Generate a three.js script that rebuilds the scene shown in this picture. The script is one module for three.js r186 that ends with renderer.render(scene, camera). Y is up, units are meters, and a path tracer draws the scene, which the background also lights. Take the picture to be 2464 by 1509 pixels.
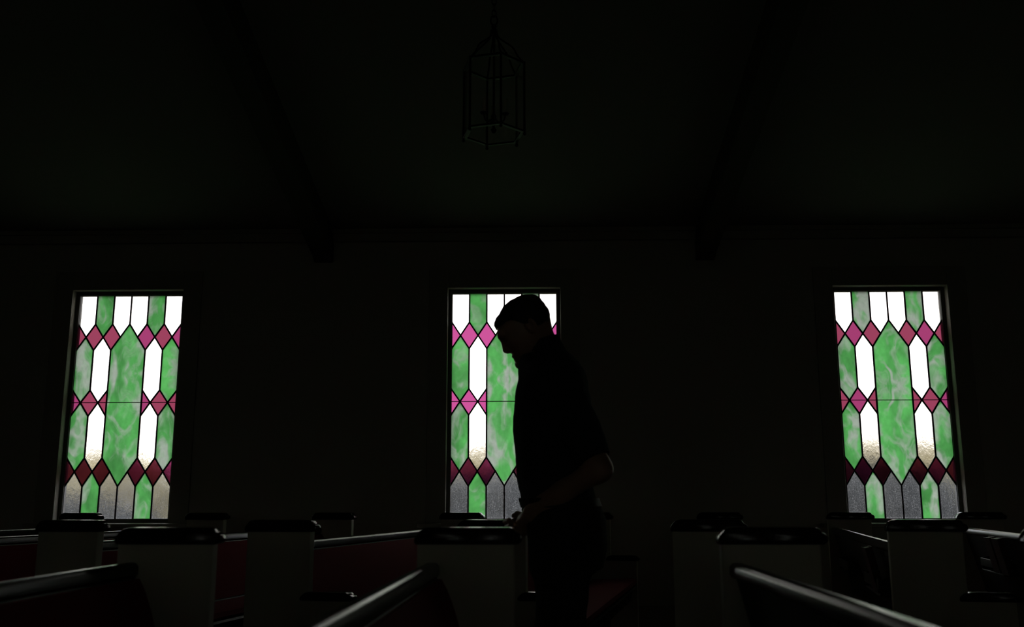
import * as THREE from 'three';
import { mergeGeometries, toCreasedNormals } from 'three/addons/utils/BufferGeometryUtils.js';
import { RoundedBoxGeometry } from 'three/addons/geometries/RoundedBoxGeometry.js';
import { ImprovedNoise } from 'three/addons/math/ImprovedNoise.js';

// ------------------------------------------------------------------ camera, sky, exposure
const scene = new THREE.Scene();
const EYE = 0.98;
const camera = new THREE.PerspectiveCamera(36.27, 2464 / 1509, 0.05, 400);
camera.position.set(0, EYE, 0);
camera.rotation.order = 'YXZ';
camera.rotation.set(0.19379, 0.02379, -0.0010);
camera.focus = 6.0;
camera.userData.fStop = 3.2;

const renderer = new THREE.WebGLRenderer({ antialias: true });
renderer.toneMapping = THREE.LinearToneMapping;
renderer.toneMappingExposure = 1.0;
renderer.shadowMap.enabled = true;

const noise = new ImprovedNoise();
function fbm(x, y, z, o = 4) { let s = 0, a = 0.5; for (let i = 0; i < o; i++) { s += a * noise.noise(x, y, z); x *= 2.03; y *= 2.03; z = z * 2.03 + 7.1; a *= 0.5; } return s; }
let seed = 20240611;
function rnd() { seed = (seed * 1664525 + 1013904223) >>> 0; return seed / 4294967296; }

{ // an even bright overcast sky
  const W = 256, H = 128, d = new Float32Array(W * H * 4);
  for (let j = 0; j < H; j++) for (let i = 0; i < W; i++) {
    const el = ((j + 0.5) / H - 0.5) * Math.PI, az = (i / W) * Math.PI * 2;
    const x = Math.cos(az) * Math.cos(el), y = Math.sin(el), z = Math.sin(az) * Math.cos(el);
    const L = 2.6 + 0.5 * fbm(x * 2.5, y * 6, z * 2.5, 4);
    const k = (j * W + i) * 4;
    d[k] = L; d[k + 1] = L * 0.985; d[k + 2] = L * 0.985; d[k + 3] = 1;
  }
  const t = new THREE.DataTexture(d, W, H, THREE.RGBAFormat, THREE.FloatType);
  t.mapping = THREE.EquirectangularReflectionMapping; t.magFilter = THREE.LinearFilter; t.minFilter = THREE.LinearFilter;
  t.colorSpace = THREE.LinearSRGBColorSpace; t.needsUpdate = true;
  scene.background = t;
}

// ------------------------------------------------------------------ textures and materials
function tex(size, fn, srgb = false, rep = 1) {
  const d = new Uint8Array(size * size * 4);
  for (let j = 0; j < size; j++) for (let i = 0; i < size; i++) {
    const c = fn(i / size, j / size), k = (j * size + i) * 4;
    for (let q = 0; q < 3; q++) d[k + q] = Math.max(0, Math.min(255, Math.round((Array.isArray(c) ? c[q] : c) * 255)));
    d[k + 3] = 255;
  }
  const t = new THREE.DataTexture(d, size, size);
  t.wrapS = t.wrapT = THREE.MirroredRepeatWrapping; t.magFilter = THREE.LinearFilter; t.minFilter = THREE.LinearFilter;
  if (srgb) t.colorSpace = THREE.SRGBColorSpace;
  t.repeat.set(rep, rep); t.needsUpdate = true;
  return t;
}
const lin = (r, g, b) => new THREE.Color().setRGB(r, g, b);
const toS = (x) => (x <= 0.0031308 ? x * 12.92 : 1.055 * Math.pow(x, 1 / 2.4) - 0.055);
const grain = tex(256, (u, v) => 0.5 + 0.9 * fbm(u * 40, v * 3, 1.5, 4));
const plaster = tex(256, (u, v) => 0.5 + 0.8 * fbm(u * 14, v * 14, 3.3, 4));
const weave = tex(256, (u, v) => 0.5 + 0.5 * Math.sin(u * 400) * Math.sin(v * 400) * 0.5 + 0.3 * fbm(u * 30, v * 30, 8, 3));
const ripple = tex(512, (u, v) => 0.5 + 0.6 * fbm(u * 22, v * 13, 5.2, 4) + 0.25 * fbm(u * 90, v * 60, 9.4, 2));
function opal(greenness, s, sx, sy) {       // streaky opalescent glass, two metres square
  return tex(768, (u, v) => {
    const wx = fbm(u * 9 * sx + s, v * 6 * sy, s + 2, 3), wy = fbm(u * 9 * sx, v * 6 * sy + 9, s + 5, 3);
    let t = fbm(u * 17 * sx + wx * 2.2, v * 9 * sy + wy * 2.2, s, 4) * 1.9 + 0.58 + greenness;
    t = Math.max(0, Math.min(1, t)); t = t * t * (3 - 2 * t);
    const f = 1 + 0.25 * fbm(u * 60, v * 40, s + 11, 3), e = 0.95 + 0.9 * fbm(u * 12 * sx + 4 + wy, v * 7 * sy + wx, s + 3, 3);
    const g = [0.064 * f * e, 0.275 * f * e, 0.069 * f * e], w = [0.265 * f, 0.315 * f, 0.27 * f];
    return [0, 1, 2].map((q) => toS(Math.min(0.9, w[q] + (g[q] - w[q]) * t)));
  }, true, 0.5);
}
const opalMaps = [opal(0.02, 1.7, 1.0, 0.75), opal(0.14, 14.3, 0.85, 1.0)];
const P = (o) => new THREE.MeshPhysicalMaterial(o);
const S = (o) => new THREE.MeshStandardMaterial(o);
const M = {
  wall: S({ color: lin(0.37, 0.335, 0.29), roughness: 0.85, bumpMap: plaster, bumpScale: 0.002 }),
  ceiling: S({ color: lin(0.22, 0.19, 0.185), roughness: 0.9, bumpMap: plaster, bumpScale: 0.002 }),
  beam: S({ color: lin(0.05, 0.032, 0.02), roughness: 0.75, bumpMap: grain, bumpScale: 0.002 }),
  trim: S({ color: lin(0.28, 0.25, 0.21), roughness: 0.6 }),
  sash: S({ color: lin(0.07, 0.065, 0.055), roughness: 0.55 }),
  carpet: S({ color: lin(0.11, 0.012, 0.018), roughness: 1, bumpMap: weave, bumpScale: 0.004 }),
  panel: S({ color: lin(0.46, 0.42, 0.33), roughness: 0.55, bumpMap: grain, bumpScale: 0.0008 }),
  wood: P({ color: lin(0.016, 0.007, 0.005), roughness: 0.26, specularIntensity: 0.9, bumpMap: grain, bumpScale: 0.0002 }),
  capWood: P({ color: lin(0.012, 0.006, 0.004), roughness: 0.13, specularIntensity: 0.18, bumpMap: grain, bumpScale: 0.0001 }),
  woodDull: S({ color: lin(0.016, 0.008, 0.006), roughness: 0.5, bumpMap: grain, bumpScale: 0.0006 }),
  cloth: P({ color: lin(0.24, 0.010, 0.026), roughness: 0.95, sheen: 0.4, sheenColor: lin(0.25, 0.03, 0.05), sheenRoughness: 0.6, bumpMap: weave, bumpScale: 0.001 }),
  lead: S({ color: lin(0.018, 0.017, 0.018), roughness: 0.6, metalness: 0.3 }),
  iron: S({ color: lin(0.02, 0.017, 0.014), roughness: 0.5, metalness: 0.6 }),
  lampGlass: P({ color: 0xffffff, roughness: 0.08, transmission: 1, thickness: 0, ior: 1.5 }),
  candle: S({ color: lin(0.45, 0.42, 0.33), roughness: 0.6 }),
  bulb: P({ color: 0xffffff, roughness: 0.05, transmission: 1, thickness: 0, ior: 1.45 }),
  skin: P({ color: lin(0.36, 0.20, 0.135), roughness: 0.4 }),
  hair: S({ color: lin(0.03, 0.024, 0.02), roughness: 0.6 }),
  shirt: S({ color: lin(0.02, 0.02, 0.026), roughness: 0.95, bumpMap: weave, bumpScale: 0.0006 }),
  trousers: S({ color: lin(0.016, 0.013, 0.013), roughness: 0.95, bumpMap: weave, bumpScale: 0.0006 }),
  leather: S({ color: lin(0.012, 0.009, 0.008), roughness: 0.7 }),
  paper: S({ color: lin(0.72, 0.69, 0.6), roughness: 0.8 }),
  cover: S({ color: lin(0.06, 0.01, 0.014), roughness: 0.45 }),
  grass: S({ color: lin(0.06, 0.066, 0.035), roughness: 1 }),
  leafGold: S({ color: lin(0.40, 0.35, 0.19), roughness: 0.9 }),
  leafDark: S({ color: lin(0.036, 0.041, 0.043), roughness: 0.9 }),
  bark: S({ color: lin(0.06, 0.05, 0.04), roughness: 1 }),
};
const clearGlass = [
  P({ color: lin(0.97, 0.96, 0.93), roughness: 0.12, transmission: 1, thickness: 0.004, ior: 1.3, bumpMap: ripple, bumpScale: 0.0004 }),
  P({ color: lin(0.97, 0.95, 0.90), roughness: 0.14, transmission: 1, thickness: 0.004, ior: 1.3, bumpMap: ripple, bumpScale: 0.0005 }),
];
const roseGlass = [[0.132, 0.022, 0.045], [0.150, 0.020, 0.068], [0.25, 0.038, 0.135]]
  .map((c) => P({ color: lin(...c), roughness: 0.12, transmission: 1, thickness: 0.004, ior: 1.3, bumpMap: ripple, bumpScale: 0.0003 }));
const grime = tex(256, (u, v) => {             // dried dirt: speckle, streaks and residue along the lead
  const e = Math.min(u, 1 - u, v * 2.0 + 0.0) + 0.035 * fbm(u * 9, v * 9, 2.2, 3);
  const rim = Math.max(0, 1 - Math.max(0, e) / 0.055), sp = Math.max(0, fbm(u * 38, v * 60, 6.1, 3) * 1.3 + 0.12), st = Math.max(0, fbm(u * 26, v * 5, 12.4, 3) * 0.9);
  return 0.12 + 0.62 * rim * (0.6 + 0.8 * Math.abs(fbm(u * 30, v * 30, 4.4, 2))) + 0.62 * sp + 0.3 * st;
});
const grimeFilm = P({ color: lin(0.80, 0.84, 0.94), roughness: 1, roughnessMap: grime, transmission: 1, thickness: 0, ior: 1.05, side: THREE.DoubleSide });
const opalGlass = opalMaps.map((map) => P({ color: 0xffffff, map, roughness: 1, transmission: 1, thickness: 0, ior: 1.3, side: THREE.DoubleSide }));

// ------------------------------------------------------------------ helpers
const used = {};
function numbered(name) { const n = used[name] = (used[name] ?? -1) + 1; return n ? `${name}_${String(n).padStart(3, '0')}` : name; }
function sh(o) { o.castShadow = true; o.receiveShadow = true; return o; }
function mesh(name, geo, mat, parent) { const m = sh(new THREE.Mesh(geo, mat)); m.name = name; parent.add(m); return m; }
function thing(name, label, category, pos = [0, 0, 0], turn = 0, group) {
  const g = new THREE.Group(); g.name = numbered(name); g.position.set(...pos); g.rotation.y = turn;
  g.userData = { label, category }; if (group) g.userData.group = group;
  scene.add(g); return g;
}
function structure(name, label, category, geo, mat) {
  const m = geo ? sh(new THREE.Mesh(geo, mat)) : new THREE.Group();
  m.name = name; m.userData = { label, category, kind: 'structure' }; scene.add(m); return m;
}
function box(w, h, d, x, y, z, rx = 0, ry = 0, rz = 0) {
  const g = new THREE.BoxGeometry(w, h, d); if (rx || ry || rz) g.applyMatrix4(new THREE.Matrix4().makeRotationFromEuler(new THREE.Euler(rx, ry, rz)));
  return g.translate(x, y, z);
}
function rbox(w, h, d, r, x, y, z, rz = 0) { const g = new RoundedBoxGeometry(w, h, d, 3, r); if (rz) g.rotateZ(rz); return g.translate(x, y, z); }
function merge(list) { return mergeGeometries(list.map((g) => { const q = g.index ? g.toNonIndexed() : g; for (const k of Object.keys(q.attributes)) if (!['position', 'normal', 'uv'].includes(k)) q.deleteAttribute(k); return q; })); }
function poly(pts) { const s = new THREE.Shape(); pts.forEach(([x, y], i) => (i ? s.lineTo(x, y) : s.moveTo(x, y))); s.closePath(); return s; }
function bar(a, b, w, d) { // a flat bar from a to b in the xy plane, d deep
  const dx = b[0] - a[0], dy = b[1] - a[1], l = Math.hypot(dx, dy);
  const g = new THREE.BoxGeometry(l + w * 0.6, w, d); g.rotateZ(Math.atan2(dy, dx)); return g.translate((a[0] + b[0]) / 2, (a[1] + b[1]) / 2, 0);
}
function rod(a, b, r, seg = 8) {
  const A = new THREE.Vector3(...a), B = new THREE.Vector3(...b), l = A.distanceTo(B);
  const g = new THREE.CylinderGeometry(r, r, l, seg); g.applyQuaternion(new THREE.Quaternion().setFromUnitVectors(new THREE.Vector3(0, 1, 0), B.clone().sub(A).normalize()));
  return g.translate((A.x + B.x) / 2, (A.y + B.y) / 2, (A.z + B.z) / 2);
}

// ------------------------------------------------------------------ room shell
const GZ = -8.0, WZ = -7.93, WO = -8.06;            // glass, inner face of the window wall, outer face
const XL = -6.2, XR = 6.0, ZB = 7.93, EAVE = EYE + 2.28, SLOPE = 0.22;
const WINX = [-3.470, -0.2556, 2.9826], WW = 0.892, WH = 1.889, WB = EYE - 0.1417;
{
  const s = poly([[XL - 0.3, -0.5], [XR + 0.3, -0.5], [XR + 0.3, EAVE + 0.1], [XL - 0.3, EAVE + 0.1]]);
  for (const x of WINX) s.holes.push(poly([[x - WW / 2 - 0.03, WB - 0.03], [x - WW / 2 - 0.03, WB + WH + 0.03], [x + WW / 2 + 0.03, WB + WH + 0.03], [x + WW / 2 + 0.03, WB - 0.03]]));
  const g = new THREE.ExtrudeGeometry(s, { depth: WZ - WO, bevelEnabled: false }).translate(0, 0, WO);
  structure('wall_back', 'painted wall holding the three stained glass windows', 'wall', g, M.wall);
  structure('wall_front', 'painted wall with matching windows behind the camera', 'wall', g.clone().rotateY(Math.PI).translate(XL + XR, 0, 0), M.wall);
  structure('floor', 'red carpeted floor under the pews', 'floor', box(XR - XL + 0.6, 0.3, ZB - WO + 0.3, (XL + XR) / 2, -0.15, (ZB + WO) / 2 + 0.15), M.carpet);
  const ridge = EAVE + SLOPE * -WZ;
  const gable = poly([[-ZB - 0.2, -0.5], [-WO, -0.5], [-WO, EAVE + 0.1], [0, ridge + 0.14], [-ZB - 0.2, EAVE + 0.1]]);
  const gg = new THREE.ExtrudeGeometry(gable, { depth: 0.3, bevelEnabled: false }).rotateY(Math.PI / 2);
  structure('wall_left', 'painted gable wall beyond the left edge of view', 'wall', gg.clone().translate(XL - 0.3, 0, 0), M.wall);
  structure('wall_right', 'painted gable wall beyond the right edge of view', 'wall', gg.clone().translate(XR, 0, 0), M.wall);
  const T = 0.2;
  const roofClean = poly([[8.5, EAVE - SLOPE * 0.57], [0, ridge], [-8.5, EAVE - SLOPE * 0.5], [-8.5, EAVE + T], [0, ridge + T], [8.5, EAVE + T]]);
  structure('ceiling', 'low pitched painted ceiling above the pews', 'ceiling', new THREE.ExtrudeGeometry(roofClean, { depth: XR - XL + 0.6, bevelEnabled: false }).rotateY(Math.PI / 2).translate(XL - 0.3, 0, 0), M.ceiling);
  structure('trim_1', 'narrow cornice moulding where wall meets ceiling', 'moulding', merge([box(XR - XL, 0.10, 0.05, (XL + XR) / 2, EAVE - 0.045, WZ + 0.024), box(XR - XL, 0.035, 0.08, (XL + XR) / 2, EAVE - 0.01, WZ + 0.04)]), M.trim);
  structure('baseboard_back', 'painted baseboard under the stained glass windows', 'baseboard', merge([box(XR - XL, 0.14, 0.02, (XL + XR) / 2, 0.07, WZ + 0.01), box(XR - XL, 0.03, 0.028, (XL + XR) / 2, 0.15, WZ + 0.014)]), M.trim);
  // rafters that rise from the wall between the windows
  const side = ['left and centre', 'centre and right'];
  [-1.80, 1.45].forEach((x, i) => {
    const sec = poly([[-WZ - 0.002, EAVE - 0.26], [-WZ - 0.10, EAVE - 0.22], [0.05, ridge - 0.21], [0.05, ridge - 0.012], [-WZ - 0.002, EAVE - 0.002]]);
    const g = new THREE.ExtrudeGeometry(sec, { depth: 0.15, bevelEnabled: true, bevelSize: 0.006, bevelThickness: 0.006, bevelSegments: 2 }).rotateY(Math.PI / 2).translate(x - 0.075, -0.006, 0.009);
    structure(`trim_${i + 2}`, `dark timber rafter rising between the ${side[i]} windows`, 'rafter', g, M.beam);
  });
}

// ------------------------------------------------------------------ stained glass windows
const VY = { s1: 0.133, c1: 0.193, e1: 0.2525, s2: 0.434, c2: 0.490, e2: 0.550, s3: 0.735, c3: 0.795, e3: 0.859 };
function windowPattern() {
  const out = [], { s1, c1, e1, s2, c2, e2, s3, c3, e3 } = VY;
  for (let c = 0; c < 6; c++) out.push({ k: (c === 1 || c === 4) ? 'opal' : 'clear', p: [[c, 0], [c + 1, 0], [c + 1, s1], [c + 0.5, c1], [c, s1]] });
  for (const [s, m, e] of [[s1, c1, e1], [s3, c3, e3]]) {
    for (const b of [1, 2, 4, 5]) out.push({ k: 'rose', p: [[b, s], [b + 0.5, m], [b, e], [b - 0.5, m]] });
    out.push({ k: 'rose', p: [[0, s], [0.5, m], [0, e]] }, { k: 'rose', p: [[6, s], [6, e], [5.5, m]] });
  }
  for (const b of [1, 5]) out.push({ k: 'rose', p: [[b, s2], [b + 0.5, c2], [b, e2], [b - 0.5, c2]] });
  out.push({ k: 'rose', p: [[0, s2], [0.5, c2], [0, e2]] }, { k: 'rose', p: [[6, s2], [6, e2], [5.5, c2]] });
  out.push({ k: 'rose', p: [[2, s2], [2, e2], [1.5, c2]] }, { k: 'rose', p: [[4, s2], [4.5, c2], [4, e2]] });
  for (const c of [0, 1, 4, 5]) for (const [t, a, b, z] of [[c1, e1, s2, c2], [c2, e2, s3, c3]])
    out.push({ k: (c === 0 || c === 5) ? 'opal' : 'clear', p: [[c + 0.5, t], [c + 1, a], [c + 1, b], [c + 0.5, z], [c, b], [c, a]] });
  out.push({ k: 'opal', p: [[3, s1], [3.5, c1], [4, e1], [4, s3], [3.5, c3], [3, e3], [2.5, c3], [2, s3], [2, e1], [2.5, c1]] });
  for (let c = 0; c < 6; c++) out.push({ k: (c === 1 || c === 4) ? 'opal' : 'clear', p: [[c, 1], [c, e3], [c + 0.5, c3], [c + 1, e3], [c + 1, 1]] });
  return out;
}
const pattern = windowPattern();
const TINT = [[0, 1, 0], [2, 2, 2], [0, 0, 1]];   // the sheets of rose glass that each window was cut from, in turn: 0 rose, 1 plum, 2 pink
const toXY = ([c, v]) => [(c / 6 - 0.5) * WW, (1 - v) * WH];
{
  // lead network shared by the windows: every edge once
  const seen = new Set(), bars = [], knots = new Set();
  for (const { p } of pattern) p.forEach((a, i) => {
    const b = p[(i + 1) % p.length], A = toXY(a), B = toXY(b), ka = A.map((q) => q.toFixed(3)).join(), kb = B.map((q) => q.toFixed(3)).join();
    const key = ka < kb ? ka + '|' + kb : kb + '|' + ka; if (seen.has(key)) return; seen.add(key);
    const edge = (a[0] === b[0] && (a[0] === 0 || a[0] === 6)) || (a[1] === b[1]);
    bars.push(bar(A, B, edge ? 0.010 : 0.0125, 0.010)); knots.add(ka); knots.add(kb);
  });
  for (const k of knots) { const [x, y] = k.split(',').map(Number); bars.push(new THREE.SphereGeometry(0.0085, 8, 6).scale(1, 1, 0.75).translate(x, y, 0)); }
  const leadGeo = merge(bars);
  const frameGeo = (() => { const o = 0.035, s = poly([[-WW / 2 - o, -o], [WW / 2 + o, -o], [WW / 2 + o, WH + o], [-WW / 2 - o, WH + o]]); s.holes.push(poly([[-WW / 2, 0], [-WW / 2, WH], [WW / 2, WH], [WW / 2, 0]])); return new THREE.ExtrudeGeometry(s, { depth: 0.05, bevelEnabled: true, bevelSize: 0.003, bevelThickness: 0.003, bevelSegments: 2 }).translate(0, 0, -0.035); })();
  const cas = 0.16, o = 0.03, cz = WZ - GZ;
  const casing = [
    rbox(cas, WH + 2 * o + cas, 0.022, 0.005, -WW / 2 - o - cas / 2, WH / 2 + cas / 2 , cz + 0.010), rbox(cas, WH + 2 * o + cas, 0.022, 0.005, WW / 2 + o + cas / 2, WH / 2 + cas / 2, cz + 0.010),
    rbox(WW + 2 * o, cas - 0.0, 0.022, 0.005, 0, WH + o + cas / 2, cz + 0.010)];
  const which = ['left', 'centre', 'right'];
  [...WINX, ...WINX.map((x) => XL + XR - x)].forEach((x, w) => {
    const g = structure(`window_${w + 1}`, ['stained glass window of green, rose and clear panes at the left', 'stained glass window behind the bowed man', 'stained glass window of green, rose and clear panes at the right', 'matching stained glass window behind the camera, first', 'matching stained glass window behind the camera, middle', 'matching stained glass window behind the camera, last'][w], 'window');
    g.position.set(x, WB, w < 3 ? GZ : -GZ); if (w > 2) g.rotation.y = Math.PI;
    let roseCount = 0;
    pattern.forEach(({ k, p }, n) => {

      const sh2 = poly(p.map(toXY));
      let geo, mat;
      if (k === 'opal') {
        geo = new THREE.ShapeGeometry(sh2); mat = opalGlass[(n * 7 + w * 3) % 5 < 2 ? 1 : 0];
        const uv = geo.attributes.uv, ox = rnd() * 1.4, oy = rnd() * 1.4, fl = rnd() < 0.5 ? -1 : 1;
        for (let i = 0; i < uv.count; i++) uv.setXY(i, uv.getX(i) * fl + ox, uv.getY(i) + oy);
      } else {
        geo = new THREE.ExtrudeGeometry(sh2, { depth: 0.004, bevelEnabled: false }).translate(0, 0, -0.002);
        const uv = geo.attributes.uv, ox = rnd() * 3; for (let i = 0; i < uv.count; i++) uv.setXY(i, uv.getX(i) * 2 + ox, uv.getY(i) * 2 + ox);
        if (k === 'clear') mat = clearGlass[n % 2];
        else mat = roseGlass[TINT[w % 3][(roseCount++ * 7 + 2) % 3]];
      }
      const pm = mesh('pane', geo, mat, g);
      if (k === 'clear' && Math.max(...p.map((q) => q[1])) === 1) {   // the lowest clear panes are dirty
        const fg = new THREE.ShapeGeometry(sh2).translate(0, 0, -0.0045), ps = fg.attributes.position, uv = fg.attributes.uv, bx = new THREE.Box3().setFromBufferAttribute(ps);
        for (let i = 0; i < uv.count; i++) { const q = (ps.getX(i) - bx.min.x) / (bx.max.x - bx.min.x); uv.setXY(i, n % 2 ? 1 - q : q, (ps.getY(i) - bx.min.y) / (bx.max.y - bx.min.y)); }
        mesh('grime_film', fg, grimeFilm, pm);
      }
    });
    mesh('lead_came', leadGeo, M.lead, g);
    mesh('saddle_bar', rod([-WW / 2 - 0.01, (1 - VY.c2) * WH, 0.006], [WW / 2 + 0.01, (1 - VY.c2) * WH, 0.006], 0.0035), M.lead, g);
    mesh('window_frame', frameGeo, M.sash, g);
    mesh('casing', merge(casing.map((q) => q.clone())), M.trim, g);
    const sill = mesh('window_sill', rbox(WW + 0.5, 0.035, 0.17, 0.008, 0, -0.05, 0.06), M.trim, g);
    mesh('apron', rbox(WW + 0.38, 0.09, 0.02, 0.005, 0, -0.112, cz + 0.0095), M.trim, sill);
  });
}

// ------------------------------------------------------------------ outside: ground and planting seen through the clear glass
structure('ground_outside', 'grey lawn outside behind the windows', 'ground', box(160, 0.2, 180, 0, -0.6, 0), M.grass);
function shrub(name, label, x, z, rx, h, mat, group, n = 2600) {
  const g = thing(name, label, 'shrub', [x, -0.5, z], 0, group);
  const leaves = [], base = new THREE.CircleGeometry(0.16, 5);
  for (let i = 0; i < n; i++) {
    const a = rnd() * 6.283, t = Math.acos(1 - 1.6 * rnd()), r = 0.55 + 0.45 * Math.sqrt(rnd());
    const q = base.clone(); q.rotateX(rnd() * 6.28); q.rotateY(rnd() * 6.28);
    const bump = 1 + 0.5 * fbm(Math.cos(a) * 2 + x, t * 2, Math.sin(a) * 2, 3);
    q.translate(Math.cos(a) * Math.sin(t) * rx * r * bump, h * 0.45 + Math.cos(t) * h * 0.5 * r * bump, Math.sin(a) * Math.sin(t) * rx * 0.5 * r * bump);
    leaves.push(q);
  }
  mesh('foliage', merge(leaves), mat, g);
  const st = []; for (let i = 0; i < 5; i++) st.push(rod([(rnd() - 0.5) * 0.3, 0, (rnd() - 0.5) * 0.3], [(rnd() - 0.5) * rx, h * 0.6, (rnd() - 0.5) * rx * 0.4], 0.05, 6));
  mesh('stem', merge(st), M.bark, g);
}
{
  const zs = -30;
  shrub('autumn_shrub', 'yellow autumn shrub blurred behind the left window', -13.6, zs, 3.2, 3.1, M.leafGold, 'yellow shrubs outside');
  shrub('autumn_shrub', 'yellow autumn shrub blurred behind the centre window', -1.2, zs, 3.2, 3.3, M.leafGold, 'yellow shrubs outside');
  shrub('autumn_shrub', 'yellow autumn shrub blurred behind the right window', 11.2, zs, 3.8, 3.5, M.leafGold, 'yellow shrubs outside');
  shrub('evergreen_bush', 'low dark evergreen bush behind the left window', -13.0, -24, 3.4, 1.75, M.leafDark, 'dark bushes outside');
  shrub('evergreen_bush', 'dark evergreen bush behind the centre window', -0.9, -24, 3.2, 2.2, M.leafDark, 'dark bushes outside');
  shrub('evergreen_bush', 'tall dark evergreen bush behind the right window', 7.8, -24, 2.7, 2.6, M.leafDark, 'dark bushes outside');
}

// ------------------------------------------------------------------ pews
// local frame: the pew faces +x, its aisle end stands at z = 0 and it runs to z = -L
const PW = 0.293, PT = 0.045, TOP = 0.855, ARM = 0.575, END = 0.485;
function endPanelGeo() {
  const s = new THREE.Shape();
  s.moveTo(0.02, 0); s.lineTo(END - 0.03, 0); s.lineTo(END - 0.03, 0.05); s.lineTo(END - 0.015, 0.08); s.lineTo(END - 0.015, ARM);
  s.lineTo(PW + 0.01, ARM); s.quadraticCurveTo(PW - 0.004, ARM + 0.01, PW - 0.004, ARM + 0.05); s.lineTo(PW - 0.004, TOP); s.lineTo(0.004, TOP); s.lineTo(0.004, 0.06); s.lineTo(0.02, 0.03); s.closePath();
  return new THREE.ExtrudeGeometry(s, { depth: PT - 0.008, bevelEnabled: true, bevelSize: 0.004, bevelThickness: 0.004, bevelSegments: 2, curveSegments: 6 }).translate(0, 0, -PT + 0.004);
}
function capGeo(x0, x1, y0, h) { // a moulded cap: ogee back end, rounded front nose, overhanging both faces
  const s = new THREE.Shape();
  s.moveTo(x0, y0); s.lineTo(x1 - 0.006, y0); s.quadraticCurveTo(x1 + 0.016, y0, x1 + 0.016, y0 + h * 0.36); s.quadraticCurveTo(x1 + 0.014, y0 + h * 0.62, x1 - 0.002, y0 + h * 0.70);
  s.quadraticCurveTo(x1 - 0.008, y0 + h, x1 - 0.024, y0 + h); s.lineTo(x0 + 0.045, y0 + h); s.quadraticCurveTo(x0 + 0.015, y0 + h, x0 + 0.004, y0 + h * 0.6); s.quadraticCurveTo(x0 - 0.006, y0 + h * 0.4, x0 - 0.004, y0 + h * 0.12); s.closePath();
  const g = new THREE.ExtrudeGeometry(s, { depth: 0.060, bevelEnabled: true, bevelSize: 0.006, bevelThickness: 0.007, bevelSegments: 3, curveSegments: 10, bevelOffset: -0.006 }).translate(0, 0, -PT / 2 - 0.030);
  return toCreasedNormals(g, 0.7);
}
const epG = endPanelGeo(), capTopG = capGeo(-0.004, PW + 0.006, TOP - 0.002, 0.05), capArmG = capGeo(PW - 0.03, END - 0.008, ARM - 0.002, 0.036);
const LEAN = 0.26;                                   // backrest lean, metres per metre of height
const backX = (y) => 0.028 + (0.80 - y) * LEAN;        // rear face of the backrest
function makePew(L, label, racks) {
  const g = thing('pew', label, 'pew');
  for (const z of [0, -L + PT]) {
    const e = mesh('end_panel', epG, M.panel, g); e.position.z = z;
    const c = mesh('end_cap', capTopG, M.capWood, g); c.position.z = z;
    const a = mesh('arm_cap', capArmG, M.capWood, g); a.position.z = z;
  }
  const inner = L - 2 * PT, zc = -L / 2, run = (pts) => toCreasedNormals(new THREE.ExtrudeGeometry(poly(pts), { depth: inner, bevelEnabled: false }).translate(0, 0, -L + PT), 0.6);
  mesh('backrest', run([[backX(0.40), 0.40], [backX(0.40) + 0.022, 0.40], [backX(0.785) + 0.022, 0.785], [backX(0.785), 0.785]]), M.woodDull, g);
  { // rounded top rail
    const pts = [], cx = backX(0.79) + 0.014, w = 0.024, rr = 0.018, t = 0.800, u = 0.757;
    for (const [sx, y0, a0] of [[1, t - rr, 0], [-1, t - rr, 90]]) for (let i = 0; i <= 6; i++) { const q = (a0 + 15 * i) * Math.PI / 180; pts.push([cx + sx * (w - rr) + rr * Math.cos(q), y0 + rr * Math.sin(q)]); }
    pts.push([cx - w, u + 0.008], [cx - w + 0.006, u], [cx + w - 0.006, u], [cx + w, u + 0.008]);
    mesh('top_rail', run(pts), M.wood, g);
  }
  { // padded back
    const n = 10, pts = []; for (let i = 0; i <= n; i++) { const y = 0.455 + (0.752 - 0.455) * i / n, t = i / n; pts.push([backX(y) + 0.022 + 0.032 * Math.pow(Math.sin(Math.PI * Math.min(1, Math.max(0, 0.04 + 0.92 * t))), 0.45), y]); }
    pts.push([backX(0.752) + 0.022, 0.752], [backX(0.455) + 0.022, 0.455]);
    mesh('back_cushion', run(pts), M.cloth, g);
  }
  mesh('seat', run([[backX(0.4), 0.372], [END - 0.025, 0.385], [END - 0.015, 0.397], [END - 0.02, 0.408], [backX(0.4), 0.395]]), M.woodDull, g);
  mesh('seat_cushion', run([[backX(0.44) + 0.03, 0.398], [END - 0.03, 0.409], [END - 0.014, 0.425], [END - 0.018, 0.448], [END - 0.04, 0.46], [backX(0.44) + 0.05, 0.447], [backX(0.44) + 0.034, 0.436]]), M.cloth, g);
  mesh('front_rail', run([[END - 0.075, 0.31], [END - 0.055, 0.31], [END - 0.055, 0.378], [END - 0.075, 0.378]]), M.woodDull, g);
  for (let k = 1; k < Math.round(L / 1.5); k++) mesh('support', box(0.34, 0.37, 0.03, 0.29, 0.186, -L * k / Math.round(L / 1.5)), M.woodDull, g);
  for (const z of racks) { // hymnal rack on the rear
    const y = 0.545, x = backX(y) , r = mesh('book_rack', merge([rbox(0.085, 0.012, 0.52, 0.003, x - 0.0425 + 0.004, y, z), rbox(0.012, 0.05, 0.52, 0.003, x - 0.080, y + 0.05, z)]), M.woodDull, g);
    for (const q of [-0.255, 0.255]) mesh('rack_side', new THREE.ExtrudeGeometry(poly([[x - 0.08, y], [x + 0.003, y], [backX(y + 0.09) + 0.002, y + 0.09], [x - 0.08, y + 0.075]]), { depth: 0.01, bevelEnabled: false }).translate(0, 0, z + q - 0.005), M.woodDull, r);
  }
  return g;
}
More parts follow.
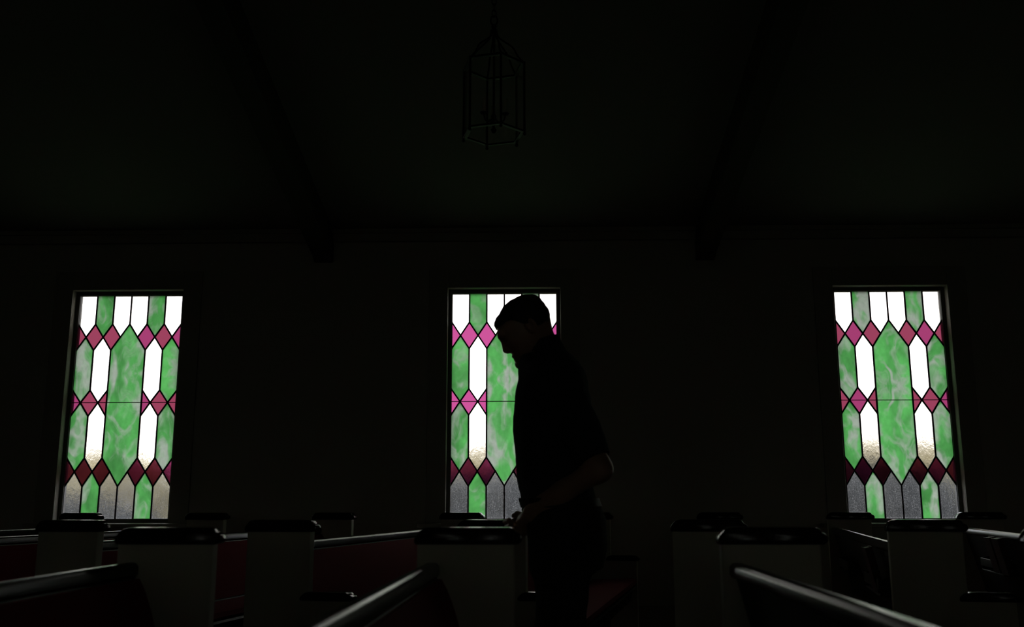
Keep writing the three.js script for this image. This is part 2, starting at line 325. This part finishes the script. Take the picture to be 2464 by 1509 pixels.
const PITCH = 0.912, NEAR_L = 6.0, FAR_L = 2.86, NEAR_Z = -2.955, FAR_Z = -4.2;
const nearTurn = -0.0155, farTurn = -0.202;
const nearLabels = ['dark pew in the left foreground corner, its end below the left window', 'pew in the foreground centre with a slanting glossy rail pointing at the bowed man', 'long pew in the right foreground with a long glossy rail running off the corner', 'pew just entering the frame at the right foreground edge'];
for (let k = -1; k <= 2; k++) {
  const p = makePew(NEAR_L, nearLabels[k + 1], [-1.0, -3.0, -5.0]);
  // the far end of the near block lies at NEAR_Z: the pew comes from behind the camera towards the aisle
  p.userData.group = 'pews on the camera side of the aisle';
  p.rotation.y = nearTurn; const x0 = -0.356 + PITCH * k + (k < 0 ? 0.002 : 0);
  p.position.set(x0 + Math.sin(nearTurn) * NEAR_L, 0, NEAR_Z - PT + Math.cos(nearTurn) * NEAR_L);
}
const farLabels = ['farthest left pew across the aisle, showing only its far end below the left window', 'pew across the aisle cut by the left edge, second from the left', 'pew across the aisle under the left window with its end in view', 'pew across the aisle with a red back cushion showing between left and centre windows', 'pew across the aisle directly behind the bowed man', 'pew across the aisle between the man and the right window', 'pew across the aisle directly under the right window', 'pew across the aisle at the right edge with books in its rack'];
const farPews = {};
for (let k = -3; k <= 4; k++) {
  const p = makePew(FAR_L, farLabels[k + 3], [-0.75, -2.05]);
  p.userData.group = 'angled pews across the aisle'; p.rotation.y = farTurn; p.position.set(-1.241 + PITCH * k, 0, FAR_Z); farPews[k] = p;
}
function hymnal(label, pew, z, lean = 0) { // stands in the rack behind a pew
  const y0 = 0.553, x = backX(0.60) - 0.05, g = thing('hymnal', label, 'book', [0, 0, 0], 0, 'books in the pew racks');
  const q = new THREE.Vector3(x, y0, z).applyMatrix4((pew.updateMatrixWorld(), pew.matrixWorld)); g.position.copy(q);
  g.rotation.set(0, pew.rotation.y, 0); 
  const tilt = (geo) => geo.rotateZ(0.22).rotateX(lean);
  mesh('cover', tilt(merge([rbox(0.003, 0.215, 0.145, 0.001, -0.0155, 0.1075, 0), rbox(0.003, 0.215, 0.145, 0.001, 0.0155, 0.1075, 0), rbox(0.034, 0.215, 0.004, 0.0015, 0, 0.1075, 0.0725)])), M.cover, g);
  mesh('pages', tilt(box(0.028, 0.207, 0.137, 0, 0.1075, -0.001)), M.paper, g);
}
{
  hymnal('light-edged hymnal in the rack at the right edge, nearer the window', farPews[4], -1.93);
  hymnal('light-edged hymnal in the rack at the right edge, nearer the aisle', farPews[4], -1.74);
  hymnal('hymnal in the rack of the pew under the right window', farPews[3], -0.62);
}

// ------------------------------------------------------------------ hanging lantern
{
  const LX = -0.184, LZ = -4.2, R = 0.148, y0 = EYE + 1.672, y1 = EYE + 2.010, top = EAVE + SLOPE * (LZ - WZ);
  const g = thing('hanging_lantern', 'dark hexagonal glass lantern hanging on a chain above the man', 'lantern', [LX, y0, LZ]);
  const V = (k, r, y) => { const a = Math.PI / 180 * (45 + 60 * k); return [Math.cos(a) * r, y, -Math.sin(a) * r]; };
  const H = y1 - y0, ring = (y, r, w) => { const l = []; for (let k = 0; k < 6; k++) { l.push(rod(V(k, r, y), V(k + 1, r, y), w, 6)); l.push(new THREE.SphereGeometry(w * 1.25, 8, 6).translate(...V(k, r, y))); } return merge(l); };
  const flat = (y, r0, r1, h) => { const s = poly([0, 1, 2, 3, 4, 5].map((k) => { const v = V(k, r1, 0); return [v[0], -v[2]]; })); s.holes.push(poly([0, 1, 2, 3, 4, 5].map((k) => { const v = V(k, r0, 0); return [v[0], -v[2]]; }))); return new THREE.ExtrudeGeometry(s, { depth: h, bevelEnabled: false }).rotateX(-Math.PI / 2).translate(0, y, 0); };
  mesh('lower_ring', merge([ring(0, R, 0.005), flat(-0.004, R - 0.018, R, 0.008)]), M.iron, g);
  mesh('upper_ring', merge([ring(H, R, 0.006), flat(H - 0.005, R - 0.016, R, 0.01)]), M.iron, g);
  for (let k = 0; k < 6; k++) {
    mesh('post', merge([rod(V(k, R, -0.012), V(k, R, H + 0.006), 0.0055, 8), new THREE.SphereGeometry(0.008, 8, 6).translate(...V(k, R, -0.014))]), M.iron, g);
    const a = V(k, R - 0.006, 0), b = V(k + 1, R - 0.006, 0), dx = b[0] - a[0], dz = b[2] - a[2];
    mesh('glass_pane', new THREE.BoxGeometry(Math.hypot(dx, dz) - 0.012, H - 0.01, 0.0025).rotateY(-Math.atan2(dz, dx)).translate((a[0] + b[0]) / 2, H / 2, (a[2] + b[2]) / 2), M.lampGlass, g);
    const c = V(k, 1, 0), pts = [[R, H], [R * 0.80, H + 0.035], [R * 0.62, H + 0.085], [R * 0.30, H + 0.125], [0.02, H + 0.150], [0.012, H + 0.185]].map(([r, y]) => new THREE.Vector3(c[0] * r, y, c[2] * r));
    mesh('scroll_arm', new THREE.TubeGeometry(new THREE.CatmullRomCurve3(pts), 18, 0.0045, 6), M.iron, g);
  }
  mesh('finial', new THREE.LatheGeometry([[0, 0], [0.016, 0.004], [0.018, 0.018], [0.010, 0.03], [0.014, 0.04], [0.008, 0.05], [0, 0.052]].map((q) => new THREE.Vector2(...q)), 14).translate(0, H + 0.165, 0), M.iron, g);
  mesh('loop', new THREE.TorusGeometry(0.016, 0.004, 8, 20).scale(1, 1.5, 1).translate(0, H + 0.236, 0), M.iron, g);
  const ch = [], c0 = H + 0.262, c1 = top - y0; for (let i = 0, y = c0; y < c1 - 0.015; i++, y += 0.031) ch.push(new THREE.TorusGeometry(0.0105, 0.0028, 6, 14).scale(1, 1.75, 1).rotateY(i % 2 ? Math.PI / 2 : 0.2).translate(0, y + 0.01, 0));
  mesh('chain', merge(ch), M.iron, g);
  mesh('ceiling_canopy', new THREE.LatheGeometry([[0, -0.045], [0.014, -0.042], [0.03, -0.03], [0.055, -0.012], [0.06, 0], [0.06, 0.02], [0, 0.02]].map((q) => new THREE.Vector2(...q)), 24).translate(0, c1, 0), M.iron, g);
  mesh('stem', new THREE.LatheGeometry([[0, 0], [0.008, 0.004], [0.014, 0.018], [0.006, 0.03], [0.005, 0.07], [0.014, 0.085], [0.005, 0.1], [0.005, H + 0.165], [0, H + 0.165]].map((q) => new THREE.Vector2(...q)), 12).translate(0, 0.004, 0), M.iron, g);
  for (let k = 0; k < 3; k++) {
    const a = 0.35 + k * 2.094, cx = Math.cos(a), cz = Math.sin(a), r = 0.058;
    const arm = mesh('candle_arm', new THREE.TubeGeometry(new THREE.CatmullRomCurve3([[0.004, 0.085], [0.025, 0.058], [0.048, 0.06], [r, 0.085]].map(([q, y]) => new THREE.Vector3(cx * q, y, cz * q))), 12, 0.004, 6), M.iron, g);
    mesh('drip_cup', new THREE.LatheGeometry([[0, 0], [0.012, 0.002], [0.018, 0.012], [0.016, 0.012], [0.008, 0.006], [0, 0.006]].map((q) => new THREE.Vector2(...q)), 12).translate(cx * r, 0.083, cz * r), M.iron, arm);
    mesh('candle_sleeve', new THREE.CylinderGeometry(0.010, 0.010, 0.075, 12).translate(cx * r, 0.126, cz * r), M.candle, arm);
    mesh('bulb', new THREE.LatheGeometry([[0.004, 0], [0.008, 0.012], [0.009, 0.022], [0.006, 0.036], [0.001, 0.05]].map((q) => new THREE.Vector2(...q)), 10).translate(cx * r, 0.1635, cz * r), M.bulb, arm);
  }
}

// ------------------------------------------------------------------ the bowed man
// distance fields meshed with surface nets; frame: x to the right of the picture, y up from the floor, the man faces -x
const V3 = (x, y, z) => [x, y, z];
function nets(sdf, lo, hi, c) {
  const n = [0, 1, 2].map((i) => Math.ceil((hi[i] - lo[i]) / c) + 1), [nx, ny, nz] = n, f = new Float32Array(nx * ny * nz), id = new Int32Array(nx * ny * nz).fill(-1);
  const at = (i, j, k) => (k * ny + j) * nx + i;
  for (let k = 0; k < nz; k++) for (let j = 0; j < ny; j++) for (let i = 0; i < nx; i++) f[at(i, j, k)] = sdf(lo[0] + i * c, lo[1] + j * c, lo[2] + k * c);
  const pos = [], idx = [];
  for (let k = 0; k < nz - 1; k++) for (let j = 0; j < ny - 1; j++) for (let i = 0; i < nx - 1; i++) {
    let m = 0, sx = 0, sy = 0, sz = 0;
    const e = (a, b) => { const fa = f[at(i + a[0], j + a[1], k + a[2])], fb = f[at(i + b[0], j + b[1], k + b[2])]; if ((fa < 0) === (fb < 0)) return; const t = fa / (fa - fb); sx += a[0] + (b[0] - a[0]) * t; sy += a[1] + (b[1] - a[1]) * t; sz += a[2] + (b[2] - a[2]) * t; m++; };
    for (const [p, q] of [[0, 0], [0, 1], [1, 0], [1, 1]]) { e([0, p, q], [1, p, q]); e([p, 0, q], [p, 1, q]); e([p, q, 0], [p, q, 1]); }
    if (m) { id[at(i, j, k)] = pos.length / 3; pos.push(lo[0] + (i + sx / m) * c, lo[1] + (j + sy / m) * c, lo[2] + (k + sz / m) * c); }
  }
  for (let k = 1; k < nz - 1; k++) for (let j = 1; j < ny - 1; j++) for (let i = 1; i < nx - 1; i++) {
    const s = f[at(i, j, k)] < 0, quad = (a, b, c2, d, fl) => { if (a < 0 || b < 0 || c2 < 0 || d < 0) return; fl ? idx.push(a, b, c2, a, c2, d) : idx.push(a, c2, b, a, d, c2); };
    if (s !== (f[at(i + 1, j, k)] < 0)) quad(id[at(i, j - 1, k - 1)], id[at(i, j, k - 1)], id[at(i, j, k)], id[at(i, j - 1, k)], s);
    if (s !== (f[at(i, j + 1, k)] < 0)) quad(id[at(i - 1, j, k - 1)], id[at(i - 1, j, k)], id[at(i, j, k)], id[at(i, j, k - 1)], s);
    if (s !== (f[at(i, j, k + 1)] < 0)) quad(id[at(i - 1, j - 1, k)], id[at(i, j - 1, k)], id[at(i, j, k)], id[at(i - 1, j, k)], s);
  }
  const g = new THREE.BufferGeometry(), nor = new Float32Array(pos.length), uv = new Float32Array(pos.length / 3 * 2), h = c * 0.5;
  for (let q = 0; q < pos.length; q += 3) {
    const [x, y, z] = [pos[q], pos[q + 1], pos[q + 2]];
    let a = sdf(x + h, y, z) - sdf(x - h, y, z), b = sdf(x, y + h, z) - sdf(x, y - h, z), d = sdf(x, y, z + h) - sdf(x, y, z - h); const l = Math.hypot(a, b, d) || 1;
    nor[q] = a / l; nor[q + 1] = b / l; nor[q + 2] = d / l; uv[q / 3 * 2] = x + z; uv[q / 3 * 2 + 1] = y;
  }
  g.setAttribute('position', new THREE.Float32BufferAttribute(pos, 3)); g.setAttribute('normal', new THREE.BufferAttribute(nor, 3)); g.setAttribute('uv', new THREE.BufferAttribute(uv, 2)); g.setIndex(idx);
  return g;
}
const smin = (a, b, k) => { const h = Math.max(k - Math.abs(a - b), 0) / k; return Math.min(a, b) - h * h * k * 0.25; };
const cap = (a, b, ra, rb) => (x, y, z) => { const ux = b[0] - a[0], uy = b[1] - a[1], uz = b[2] - a[2]; let t = ((x - a[0]) * ux + (y - a[1]) * uy + (z - a[2]) * uz) / (ux * ux + uy * uy + uz * uz); t = Math.max(0, Math.min(1, t)); return Math.hypot(x - a[0] - ux * t, y - a[1] - uy * t, z - a[2] - uz * t) - ra - (rb - ra) * t; };
const ell = (c, r) => (x, y, z) => { const a = (x - c[0]) / r[0], b = (y - c[1]) / r[1], d = (z - c[2]) / r[2], k0 = Math.hypot(a, b, d), k1 = Math.hypot(a / r[0], b / r[1], d / r[2]); return k1 < 1e-6 ? -Math.min(...r) : k0 * (k0 - 1) / k1; };
const join = (k, ...fs) => (x, y, z) => { let d = fs[0](x, y, z); for (let i = 1; i < fs.length; i++) d = smin(d, fs[i](x, y, z), k); return d; };
const lerp = (t, a, b) => a + (b - a) * t;
// torso as stacked ellipses: height, front x, back x, half width
const SL = [[0.74, -0.005, 0.235, 0.165], [0.82, -0.012, 0.250, 0.180], [0.92, -0.026, 0.246, 0.178], [0.975, -0.042, 0.222, 0.168], [1.03, -0.056, 0.205, 0.168], [1.10, -0.066, 0.200, 0.172], [1.197, -0.073, 0.205, 0.182], [1.28, -0.075, 0.21, 0.195], [1.38, -0.064, 0.20, 0.205], [1.43, -0.056, 0.187, 0.195], [1.475, -0.059, 0.165, 0.155], [1.52, -0.044, 0.135, 0.10]];
function torso(grow) {
  return (x, y, z) => {
    const Y = Math.max(SL[0][0], Math.min(SL[SL.length - 1][0], y)); let i = 0; while (i < SL.length - 2 && Y > SL[i + 1][0]) i++;
    let t = (Y - SL[i][0]) / (SL[i + 1][0] - SL[i][0]); const a = SL[i], b = SL[i + 1]; 
    const fr = lerp(t, a[1], b[1]), bk = lerp(t, a[2], b[2]), w = lerp(t, a[3], b[3]), cx = (fr + bk) / 2, rx = (bk - fr) / 2;
    const px = Math.abs(x - cx) / rx, pz = Math.abs(z) / w, k = Math.pow(Math.pow(px, 2.3) + Math.pow(pz, 2.3), 1 / 2.3);
    const d = (k - 1) * Math.min(rx, w) * 0.92 - grow, over = Math.max(SL[0][0] - y, y - SL[SL.length - 1][0]);
    return over > 0 ? Math.hypot(Math.max(d, 0), over) + (d < 0 ? 0 : 0) - 0.0 : d;
  };
}
{
  const MX = 0, MZ = -3.6;
  const man = thing('person', 'man in dark clothes standing with bowed head and clasped hands before the centre window', 'person', [MX, 0, MZ]);
  const SHO = (s) => V3(0.095, 1.405, 0.175 * s), ELB = (s) => V3(0.220, 1.090, 0.252 * s), WRI = (s) => V3(-0.020, 0.938, 0.118 * s);
  const HIP = (s) => V3(0.10, 0.86, 0.088 * s), KNE = (s) => V3(0.085, 0.50, 0.098 * s), ANK = (s) => V3(0.125, 0.10, 0.10 * s);
  const NB = V3(0.058, 1.49, 0), HC = V3(-0.040, EYE + 0.665, 0), th = 30 * Math.PI / 180, cs = Math.cos(th), sn = Math.sin(th);
  const toHead = (x, y, z) => { const dx = x - HC[0], dy = y - HC[1]; return [-dx * cs - dy * sn, -dx * sn + dy * cs, z]; };
  const fromHead = (a, b, c) => [HC[0] - a * cs - b * sn, HC[1] - a * sn + b * cs, c];
  const inHead = (f) => (x, y, z) => { const q = toHead(x, y, z); return f(q[0], q[1], q[2]); };
  // head, in its own frame: a forwards, b up, c sideways
  const skull = ell([-0.001, 0.006, 0], [0.105, 0.090, 0.074]), faceE = ell([0.036, -0.050, 0], [0.062, 0.083, 0.058]);
  const headBase = join(0.03, skull, faceE, cap([0.066, -0.106, 0.022], [0.0, -0.060, 0.050], 0.02, 0.018), cap([0.066, -0.106, -0.022], [0.0, -0.060, -0.050], 0.02, 0.018));
  const fine = join(0.012, cap([0.095, 0.004, -0.028], [0.095, 0.004, 0.028], 0.0165, 0.0165), cap([0.099, -0.010, 0], [0.112, -0.052, 0], 0.008, 0.0105), ell([0.102, -0.060, 0.010], [0.011, 0.008, 0.008]), ell([0.102, -0.060, -0.010], [0.011, 0.008, 0.008]),
    ell([0.093, -0.089, 0], [0.011, 0.006, 0.021]), ell([0.090, -0.1, 0], [0.011, 0.007, 0.019]), ell([0.089, -0.122, 0], [0.018, 0.016, 0.027]), ell([0.072, -0.128, 0], [0.036, 0.022, 0.032]), ell([0.062, -0.045, 0.040], [0.022, 0.02, 0.016]), ell([0.062, -0.045, -0.040], [0.022, 0.02, 0.016]));
  const headF = inHead((a, b, c) => {
    let d = smin(headBase(a, b, c), fine(a, b, c), 0.014); const m = Math.abs(c);
    const soc = Math.hypot(a - 0.104, b + 0.022, m - 0.031) - 0.016; d = -smin(-d, soc, 0.01);
    d = smin(d, Math.hypot(a - 0.084, b + 0.022, m - 0.031) - 0.0125, 0.003);
    d = -smin(-d, Math.hypot(Math.max(0, Math.abs(b + 0.0945) - 0.0004), (a - 0.106) * 0.5, Math.max(0, m - 0.02)) - 0.003, 0.003);
    const ear = ell([-0.014, -0.030, 0.077], [0.021, 0.033, 0.010])(a, b, m), dent = ell([-0.010, -0.026, 0.088], [0.012, 0.02, 0.008])(a, b, m);
    return smin(d, -smin(-ear, dent, 0.004), 0.008);
  });
  const neck = cap(NB, fromHead(-0.028, -0.055, 0), 0.064, 0.056);
  // hands clasped low in front: the right hand rests over the left
  const hand = (s) => {
    const O = -0.036, w = WRI(s), pc = V3(O - 0.025, 0.895, 0.022 * s), fs = [cap(w, V3(O + 0.0, 0.915, 0.045 * s), 0.027, 0.026), join(0.014, cap(V3(O + 0.002, 0.915, 0.046 * s), pc, 0.023, 0.019), cap(V3(O + 0.012, 0.89, 0.046 * s), V3(O - 0.012, 0.868, 0.02 * s), 0.021, 0.017))];
    const o = s > 0 ? -0.020 : 0.002;          // the near hand lies outermost
    const fing = [];
    [[0.028, 0.86, 0.96], [0.008, 0.9, 1.05], [-0.012, 0.92, 1.0], [-0.030, 0.93, 0.82]].forEach(([dy, , l], i) => {
      const y = 0.885 + dy * 0.95, x = O - 0.042 + o - 0.25 * Math.abs(dy), r = 0.0093 - 0.0006 * (i === 3);
      const k = V3(x + 0.008, y, 0.016 * s), p = V3(x - 0.006, y - 0.006, (0.016 - 0.036 * l) * s), q = V3(x + 0.008, y - 0.013, (0.016 - 0.056 * l) * s), e = V3(x + 0.027, y - 0.018, (0.016 - 0.062 * l) * s);
      fing.push(join(0.004, cap(k, p, r + 0.0008, r), cap(p, q, r, r - 0.0008), cap(q, e, r - 0.0008, r - 0.0018)));
    });
    const thumb = join(0.005, cap(V3(O + 0.0, 0.925, 0.038 * s), V3(O - 0.03, 0.934, 0.012 * s), 0.014, 0.011), cap(V3(O - 0.03, 0.934, 0.012 * s), V3(O - 0.044, 0.928, -0.014 * s), 0.0108, 0.0085));
    const palm = join(0.016, ...fs, thumb);
    return (x, y, z) => { let d = palm(x, y, z); for (const f of fing) d = smin(d, f(x, y, z), 0.005); return d; };
  };
  const handR = hand(1), handL = hand(-1);
  const armF = (s, g) => join(0.03, cap(SHO(s), ELB(s), 0.052 + g, 0.043 + g), cap(ELB(s), WRI(s), 0.043 + g, 0.027 + g));
  const legF = (s, g) => join(0.05, cap(HIP(s), KNE(s), 0.088 + g, 0.062 + g), cap(KNE(s), ANK(s), 0.062 + g, 0.042 + g));
  const footF = (s) => join(0.03, cap(ANK(s), V3(0.125, 0.05, 0.1 * s), 0.036, 0.034), cap(V3(0.13, 0.04, 0.1 * s), V3(-0.06, 0.034, 0.112 * s), 0.032, 0.026));
  const tb = torso(-0.012);
  const coreF = join(0.05, tb, armF(1, 0), armF(-1, 0), legF(1, 0), legF(-1, 0), footF(1), footF(-1), neck);
  const bodyG = nets(coreF, [-0.14, -0.02, -0.36], [0.36, 1.68, 0.36], 0.013);
  const headG = nets((x, y, z) => smin(headF(x, y, z), neck(x, y, z), 0.03), [-0.20, 1.44, -0.11], [0.13, 1.79, 0.11], 0.0042);
  const hrG = nets(handR, [-0.16, 0.82, -0.09], [0.04, 0.99, 0.16], 0.0032), hlG = nets(handL, [-0.16, 0.82, -0.16], [0.04, 0.99, 0.09], 0.0032);
  mesh('body', merge([bodyG, headG, hrG, hlG]), M.skin, man);
  // hair: a cap over the skull with a fringe, swept forwards
  const hairE = ell([-0.006, 0.009, 0], [0.103, 0.095, 0.083]), fringe = ell([0.072, 0.046, 0], [0.028, 0.023, 0.050]);
  const hairF = inHead((a, b, c) => {
    const n = 0.004 * noise.noise(a * 45, b * 45, c * 160) + 0.003 * noise.noise(a * 25 + 9, b * 25, c * 60);
    let d = smin(hairE(a, b, c), fringe(a, b, c), 0.02) + n;
    d = smin(d, ell([-0.052, 0.052, 0.0], [0.048, 0.042, 0.05])(a, b, c) + n, 0.02);
    const line = a > 0.045 ? 0.030 + (a - 0.045) * 0.05 : a > -0.02 ? -0.035 + (a + 0.02) * 1.06 : -0.035 + (a + 0.02) * 0.85;
    return Math.max(d, (line + 0.006 * noise.noise(a * 30, 3, c * 60) - b) * 0.75);
  });
  mesh('hair', nets(hairF, [-0.21, 1.5, -0.12], [0.14, 1.81, 0.12], 0.0038), M.hair, man);
  // shirt: torso and short sleeves with folds, collar at the neck
  const fold = (x, y, z) => 0.006 * noise.noise(x * 7 + 3, y * 16 + z * 4, z * 7) + 0.003 * noise.noise(x * 18, y * 30, z * 18 + 5);
  const te = torso(0.006), slE = (s) => { const a = SHO(s), b = ELB(s), m = V3(lerp(0.9, a[0], b[0]), lerp(0.9, a[1], b[1]), lerp(0.9, a[2], b[2])), f = cap(a, b, 0.068, 0.064), ux = b[0] - a[0], uy = b[1] - a[1], uz = b[2] - a[2], l = Math.hypot(ux, uy, uz); return (x, y, z) => Math.max(f(x, y, z), ((x - m[0]) * ux + (y - m[1]) * uy + (z - m[2]) * uz) / l); };
  const s1 = slE(1), s2 = slE(-1), col = cap(V3(0.062, 1.485, 0), V3(0.030, 1.565, 0), 0.080, 0.071), yoke = join(0.05, cap(V3(0.075, 1.455, -0.15), V3(0.075, 1.455, 0.15), 0.055, 0.055));
  const shirtF = (x, y, z) => {
    let d = smin(smin(te(x, y, z), yoke(x, y, z), 0.08), Math.min(s1(x, y, z), s2(x, y, z)), 0.04) + fold(x, y, z);
    const nx = 0.030 - 0.062, ny = 1.565 - 1.485, nl = Math.hypot(nx, ny), up = ((x - 0.046) * nx + (y - 1.528) * ny) / nl;
    const collar = Math.max(col(x, y, z), up - 0.057 + (x < 0.02 ? (0.02 - x) * 0.75 : 0));
    d = smin(d, collar, 0.012);
    return Math.max(d, 0.965 - y);
  };
  mesh('shirt', nets(shirtF, [-0.16, 0.93, -0.36], [0.36, 1.64, 0.36], 0.0095), M.shirt, man);
  const tl = torso(0.010);
  const lR = legF(1, 0.022), lL = legF(-1, 0.022);
  mesh('trousers', nets((x, y, z) => { let d = smin(Math.min(lR(x, y, z), lL(x, y, z)), tl(x, y, z), 0.05); return Math.max(d + 0.005 * noise.noise(x * 8, y * 12, z * 8), y - 0.985, 0.045 - y); }, [-0.14, 0.02, -0.26], [0.34, 1.01, 0.26], 0.011), M.trousers, man);
  const bl = torso(0.016);
  const belt = mesh('belt', nets((x, y, z) => Math.max(bl(x, y, z), Math.abs(y - 0.975) - 0.019), [-0.12, 0.93, -0.24], [0.30, 1.02, 0.24], 0.0075), M.leather, man);
  for (const s of [1, -1]) {
    const sf = join(0.025, cap(V3(0.135, 0.055, 0.1 * s), V3(0.125, 0.085, 0.1 * s), 0.046, 0.046), cap(V3(0.13, 0.045, 0.1 * s), V3(-0.075, 0.036, 0.114 * s), 0.043, 0.036));
    const shoe = mesh('shoe', nets((x, y, z) => Math.max(sf(x, y, z), 0.016 - y), [-0.13, 0.0, s > 0 ? 0.03 : -0.19], [0.20, 0.15, s > 0 ? 0.19 : -0.03], 0.008), M.leather, man);
    mesh('sole', nets((x, y, z) => Math.max(sf(x, Math.max(y, 0.03), z) - 0.004, y - 0.018, 0.001 - y), [-0.14, -0.006, s > 0 ? 0.03 : -0.20], [0.21, 0.03, s > 0 ? 0.20 : -0.03], 0.006), M.leather, shoe);
  }
}

renderer.render(scene, camera);
